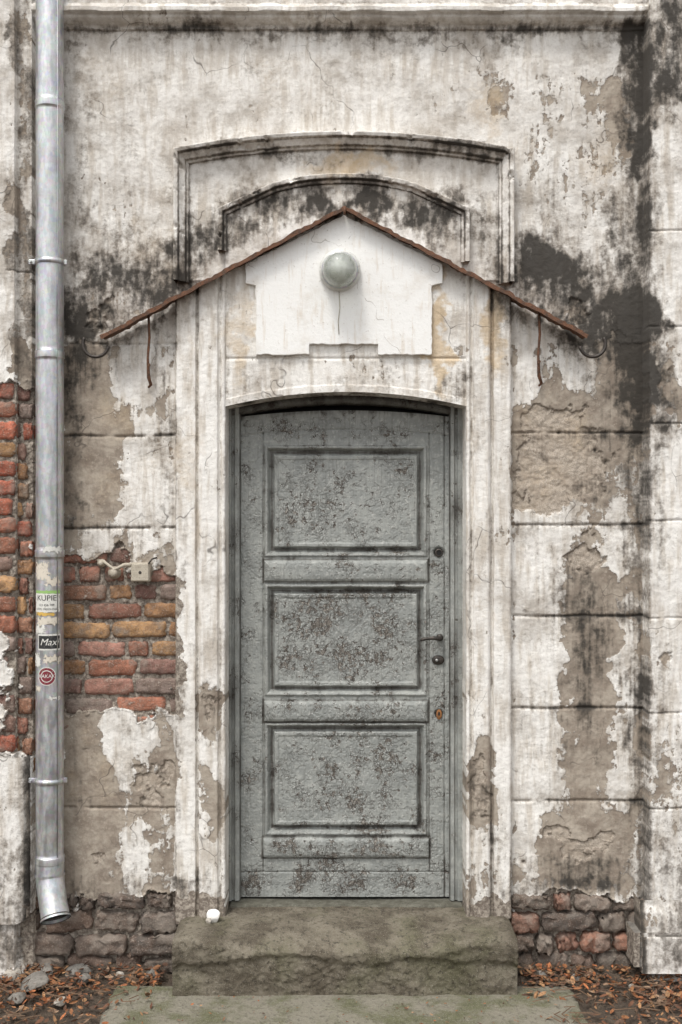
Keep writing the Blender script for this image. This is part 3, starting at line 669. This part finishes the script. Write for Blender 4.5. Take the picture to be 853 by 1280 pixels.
def sticker(name,px0,px1,py0,py1,mat,off=.0012,shape='rect',torn=0):
    u0=(px0)*S; u1=(px1)*S; z0=pz(py1); z1=pz(py0); nx,nz=14,10
    V=[];F=[]
    if shape=='round':
        uc=(u0+u1)/2; zc=(z0+z1)/2; r=(z1-z0)/2; V=[cyl(uc,zc,off)]; k=36
        for rr in (.5,1):
            for i in range(k): V.append(cyl(uc+r*rr*math.cos(2*math.pi*i/k),zc+r*rr*math.sin(2*math.pi*i/k),off))
        for i in range(k): F.append((0,1+i,1+(i+1)%k)); F.append((1+i,1+k+i,1+k+(i+1)%k,1+(i+1)%k))
    else:
        for j in range(nz+1):
            for i in range(nx+1):
                u=u0+(u1-u0)*i/nx; z=z0+(z1-z0)*j/nz
                if i in(0,nx): u+=random.uniform(-1,1)*torn*S
                if j in(0,nz): z+=random.uniform(-1,1)*torn*S
                V.append(cyl(u,z,off))
        for j in range(nz):
            for i in range(nx): a=j*(nx+1)+i; F.append((a,a+1,a+nx+2,a+nx+1))
    return pyobj(name,V,F,mat,pipe,smooth=True)
SW=flat('paper_white',(.72,.71,.66)); SG=flat('paper_green',(.30,.50,.16)); SK=flat('paper_black',(.025,.025,.025),.5,(.2,.2,.19)); SM=flat('paper_maroon',(.20,.02,.035)); ST=flat('paper_torn',(.68,.62,.52)); SI=flat('ink',(.03,.03,.03),.5,(.1,.1,.1)); SO=flat('paper_yellow',(.65,.42,.10))
sticker('torn_paper_1',-4,18,683,690,SW,torn=2.5,off=.0050); sticker('torn_paper_2',-15,3,702,722,ST,torn=3); sticker('torn_paper_3',0,16,722,730,ST,torn=3)
sticker('label_green_edge',-16,17,737,741,SG,torn=.5); sticker('label_white',-16,17,741,764,SW,torn=.6,off=.0013); sticker('label_yellow_edge',-15,10,764,768,SO,torn=1.5)
sticker('torn_paper_4',-12,16,771,780,ST,torn=3); sticker('torn_paper_5',-16,-2,781,791,SW,torn=3)
sticker('label_black',-10,17,793,809,SK); sticker('label_black_rim',-11,18,791,811,SW,off=.0009); sticker('torn_paper_6',-19,-8,815,832,SW,torn=2); sticker('torn_paper_7',-2,18,818,826,ST,torn=3)
sticker('round_sticker',-10,11,832.5,853.5,SM,shape='round',off=.0013); sticker('round_sticker_rim',-11,12,831.5,854.5,SW,shape='round',off=.0010)
sticker('round_sticker_ring',-7,8,835.5,850.5,SW,shape='round',off=.0016); sticker('round_sticker_core',-6,7,836.5,849.5,SM,shape='round',off=.0019)
sticker('torn_paper_8',-16,-8,856,862,ST,torn=2); sticker('torn_paper_9',4,18,868,872,SW,torn=2)
def ptext(name,txt,u,py,size,mat,off=.0022,shear=0):
    cu=bpy.data.curves.new(name,'FONT'); cu.body=txt; cu.size=size; cu.align_x='CENTER'; cu.align_y='CENTER'; cu.shear=shear; cu.resolution_u=3
    o=bpy.data.objects.new(name+'_tmp',cu); scene.collection.objects.link(o); bpy.context.view_layer.update()
    me=bpy.data.meshes.new_from_object(o); bpy.data.objects.remove(o)
    for v in me.vertices:
        v.co=cyl(u*S+v.co.x,pz(py)+v.co.y,off)
    me.materials.clear(); me.materials.append(mat); me.name=name
    return link(bpy.data.objects.new(name,me),pipe)
ptext('label_text','KUPIE',0,746.5,.034,SI); ptext('label_small_text','123 456 789',0,755,.014,SI); ptext('label_small_text_2','DOM  MIESZKANIE',0,760,.011,SI)
ptext('black_label_text','Maxi',3.5,801,.042,SW,shear=.3); ptext('round_text','KAKAK',.5,843,.022,SW)
# ================================================================== JUNCTION BOX + insulators
jb=empty('junction_box')
c0=P(177,715,-.012)
bx('box_body',c0.x-.043,c0.x+.043,-.040,.006,c0.z-.043,c0.z+.043,BEIGE,jb,.006)
bx('box_lid',c0.x-.038,c0.x+.038,-.047,-.0405,c0.z-.038,c0.z+.038,BEIGE,jb,.003)
lathe('lid_screw',[(0,.003),(.006,.002),(.007,0)],IRON,jb,14,Matrix.Translation(Vector((c0.x,-.047,c0.z))))
tube('conduit',[P(165,706,-.03),P(156,706,-.03),P(143,712,-.028),P(130,702,-.02),P(122,700,.01)],[.010,.009,.007,.007,.006],BEIGE,jb,12)
for (a,b,r) in ((143,716,.028),(127,704,.018)):
    lathe('insulator_%d'%a,[(0,.028),(r*.5,.026),(r*.7,.018),(r*.65,.012),(r,.004),(r,-.02)],BEIGE,jb,24,Matrix.Translation(P(a,b,-.012)))
tube('cable_stub',[P(185,706,-.04),P(190,699,-.03),P(196,697,-.01)],.004,IRON,jb,8)
# ================================================================== STEP
stp=empty('stone_step')
pf=-.31; nX=320
xl=wx(215,pf); xr=wx(648,pf)
prof=[]
for i in range(60): prof.append((.14-(.14+.275)*i/59,.0,0))
for i in range(1,14):
    th=i/14*math.pi/2; prof.append((-.275-.035*math.sin(th),-.035*(1-math.cos(th)),1))
for i in range(0,44): prof.append((-.31+.006*(i/43),-.035-(.24)*i/43,2))
prof=np.array(prof)
U=np.concatenate([[0]*5,np.linspace(0,1,nX),[1]*5]); sc=np.concatenate([[.02,.3,.6,.85,.97],np.ones(nX),[.97,.85,.6,.3,.02]])
XX=np.broadcast_to(xl+(xr-xl)*U,(len(prof),len(U))).copy(); YY=prof[:,0][:,None]*1.0+0*XX; ZZ=prof[:,1][:,None]+0*XX
u=(XX-xl)/(xr-xl)
wear=.042*sst(0.03,.32,u)*(1-sst(.70,.93,u))+.012*np.exp(-((u-.66)/.07)**2)+.010*np.exp(-((u-.20)/.05)**2)+.005*fbm(u*9,u*0,134,3)
fr=np.clip((-.02-YY)/.28,0,1)**1.8
ZZ-=wear*fr*np.clip((ZZ+.26)/.25,0,1)
a1=fbm(XX*6,YY*8+ZZ*8,131,4); a2=fbm(XX*28,YY*28+ZZ*34,132,4,.6)
chip=-.095+.04*fbm(XX*2.2,XX*0,133,3)
low=sst(-.01,.02,chip-ZZ)
YY+=low*.014*(YY<-.2)
ZZ+=.004*a1+.003*a2; YY+=(.009*a1+.0055*a2)
endr=np.minimum(u,1-u)*(xr-xl)
ZZ-=.014*np.exp(-(endr/.02)**2)*(ZZ>-.12)
cy0=-.05;cz0=-.14
YY=cy0+(YY-cy0)*sc; ZZ=cz0+(ZZ-cz0)*sc
grid_obj('step_block',XX,YY,.270+ZZ,STONE,stp,flip=True)
xs_=np.linspace(-.985,1.0,220); ysl=np.linspace(-.2,-1.25,110)
A,B=np.meshgrid(xs_,ysl); Zs=.022+.005*fbm(A*4,B*4,141,4)+.0022*fbm(A*25,B*25,142,3)
ed=np.minimum(np.minimum(A+.985,1.0-A),B+1.25)+.012*fbm(A*12,B*12,143,3); Zs-=.05*(1-sst(0,.014,ed))
grid_obj('paving_slab',A,B,Zs,SLAB,None,flip=True)
# ================================================================== GROUND
gx=np.concatenate([np.linspace(-60,-2.2,30),np.linspace(-2.15,2.15,330),np.linspace(2.2,60,30)]); gy=np.concatenate([np.linspace(.4,-1.6,170),np.linspace(-1.7,-60,30)])
A,B=np.meshgrid(gx,gy); nearm=(np.abs(A)<2.2)&(B>-1.65)
Zs=np.where(nearm,.014*fbm(A*3,B*3,151,4)+.012*fbm(A*18,B*18,152,4,.6),0)+.035*np.clip((B+.12)/.12,0,1)*nearm*(np.abs(A)>.8)
Zs=np.where((A>-1.05)&(A<1.06)&(B<-.15)&nearm,np.minimum(Zs,.004),Zs)
grid_obj('ground',A,B,Zs,DIRT,None,flip=True)
V=[];Fa=[];VC=[]
lc=[(.32,.13,.05),(.38,.17,.07),(.24,.10,.05),(.42,.23,.11),(.17,.08,.045),(.34,.22,.14),(.45,.16,.06),(.12,.07,.045)]
def leaf(x,y,z,L):
    b=len(V); col=random.choice(lc); k=random.uniform(.5,1.15); col=tuple(c_*k for c_ in col)
    R=Matrix.Rotation(random.uniform(0,6.28),4,'Z')@Matrix.Rotation(random.gauss(0,.45),4,'X')@Matrix.Rotation(random.gauss(0,.35),4,'Y')
    w=L*random.uniform(.3,.55); cu=random.uniform(-.4,.6)*L
    out=[(-.5,0),(-.25,.42),(.1,.5),(.38,.25),(.55,0),(.38,-.25),(.1,-.5),(-.25,-.42)]
    V.append(R@Vector((0,0,0))+Vector((x,y,z))); VC.append((*col,1))
    for (a,c_) in out:
        v=Vector((a*L,c_*w,cu*(a*a+c_*c_)*1.2)); V.append(R@v+Vector((x,y,z))); VC.append((*col,1))
    for i in range(8): Fa.append((b,b+1+i,b+1+(i+1)%8))
for i in range(4200):
    s=random.choice((-1,1))
    x=s*(random.uniform(.78,1.9)); y=-abs(random.gauss(.0,.32))-.04
    if abs(x)<1.0 and y<-.2 and random.random()<.8: continue
    if random.random()>.30+.75*(pn(np.array([x*4]),np.array([y*4]),5)[0]+.5): continue
    leaf(x,y,.018+random.uniform(0,.02)+.03*max(0,(y+.12)/.12),random.uniform(.010,.045))
for i in range(90):
    x=random.uniform(-1,1); y=random.uniform(-.6,-.32); leaf(x,y,.032,random.uniform(.008,.020))
for i in range(260):
    s=random.choice((-1,1)); x=s*random.uniform(.85,1.8); y=random.uniform(-.6,-.05); a=random.uniform(0,6.28); L=random.uniform(.03,.10); b=len(V)
    dx,dy=math.cos(a)*L,math.sin(a)*L; wv_=.0016; z=.038
    for (u_,w_,h_) in ((0,-1,0),(0,1,0),(1,1,.4),(1,-1,.4),(0,0,1),(1,0,1.2)):
        V.append(Vector((x+dx*u_-dy/L*wv_*w_,y+dy*u_+dx/L*wv_*w_,z+h_*.004))); VC.append((.16,.10,.06,1))
    Fa+= [(b,b+4,b+5,b+3),(b+4,b+1,b+2,b+5)]
pyobj('dead_leaves',V,Fa,LEAF,None,vcol=VC)
def rock(name,loc,r,sc,mat,seed,parent=None):
    bm=bmesh.new(); bmesh.ops.create_icosphere(bm,subdivisions=4,radius=1)
    rs=random.Random(seed); pl_=[(Vector((rs.gauss(0,1),rs.gauss(0,1),rs.gauss(0,1))).normalized(),rs.uniform(.6,.9)) for _ in range(12)]
    for v in bm.verts:
        p=v.co.copy()
        for (nn,dd) in pl_:
            q=p.dot(nn)
            if q>dd: p-=nn*(q-dd)*.9
        p*=1+.03*math.sin(p.x*9+seed)*math.sin(p.y*8)*math.cos(p.z*7)
        v.co=Vector((p.x*sc[0]*r,p.y*sc[1]*r,p.z*sc[2]*r))
    me=bpy.data.meshes.new(name); bm.to_mesh(me); bm.free(); me.polygons.foreach_set('use_smooth',[True]*len(me.polygons)); me.materials.append(mat)
    o=link(bpy.data.objects.new(name,me),parent); o.location=loc; o.rotation_euler=(rs.uniform(-.3,.3),rs.uniform(-.3,.3),rs.uniform(0,6)); return o
st=empty('loose_stones')
LROCK=mk('pale_rubble',(.50,.46,.40),(.38,.34,.29),25,.9,.005,0,(.22,.19,.16))
for i,(px_,py_,yy_,r,sc,m) in enumerate(((16,1228,-.10,.045,(1,.8,.9),LROCK),(45,1238,-.16,.07,(1.5,1,.5),ROCK),(75,1262,-.35,.03,(1,1,.6),LROCK),(20,1262,-.32,.05,(1.2,1,.5),ROCK),(105,1240,-.12,.03,(1.3,1,.7),ROCK),(150,1228,-.08,.02,(1,1,.7),LROCK),(190,1226,-.06,.035,(1.4,1,.6),ROCK),(680,1226,-.08,.03,(1.4,1,.6),ROCK),(720,1232,-.10,.022,(1,1,.7),ROCK),(790,1245,-.2,.016,(1,1,.7),LROCK),(100,1222,-.05,.05,(1.6,.8,.7),ROCK),(60,1218,-.05,.045,(1.3,.8,.9),ROCK))):
    rock('stone_%d'%i,Vector((wx(px_,yy_),yy_,max(.02,wz(py_,yy_)))),r,sc,m,i+3,st)
db=empty('plaster_debris')
for i,(px_,y_,r) in enumerate(((268,-.085,.034),(262,-.11,.015))):
    rock('fragment_%d'%i,Vector((wx(px_,y_),y_-.02,.270+r*.5)),r,(1,.7,1.1),LROCK if i else WP,i+40,db)
# ================================================================== LIGHT / CAMERA
w=bpy.data.worlds.new('World'); scene.world=w; w.use_nodes=True; t=w.node_tree
bg=t.nodes['Background']; sky=t.nodes.new('ShaderNodeTexSky'); sky.sky_type='NISHITA'; sky.sun_disc=False
el=60; rot=205
sky.sun_elevation=math.radians(el); sky.sun_rotation=math.radians(rot); sky.dust_density=3.0; sky.air_density=1.0
hs=t.nodes.new('ShaderNodeHueSaturation'); hs.inputs['Saturation'].default_value=.10; hs.inputs['Value'].default_value=1.5
t.links.new(sky.outputs[0],hs.inputs['Color']); t.links.new(hs.outputs[0],bg.inputs[0]); bg.inputs[1].default_value=.15
sd=bpy.data.lights.new('sun','SUN'); sd.energy=1.5; sd.angle=math.radians(12); sd.color=(1,.96,.90)
so=bpy.data.objects.new('sun',sd); scene.collection.objects.link(so)
dirv=Vector((math.sin(math.radians(rot))*math.cos(math.radians(el)),math.cos(math.radians(rot))*math.cos(math.radians(el)),math.sin(math.radians(el))))
so.rotation_euler=dirv.to_track_quat('Z','Y').to_euler(); so.location=dirv*10
cd=bpy.data.cameras.new('camera'); cd.sensor_fit='VERTICAL'; cd.sensor_height=36; cd.sensor_width=24; cd.lens=36*D/(1280*S); cd.clip_end=500
co=bpy.data.objects.new('camera',cd); scene.collection.objects.link(co); co.location=(0,-D,CAMH); co.rotation_euler=(math.radians(90),0,0); scene.camera=co
scene.view_settings.view_transform='Standard'; scene.view_settings.look='None'; scene.view_settings.exposure=0
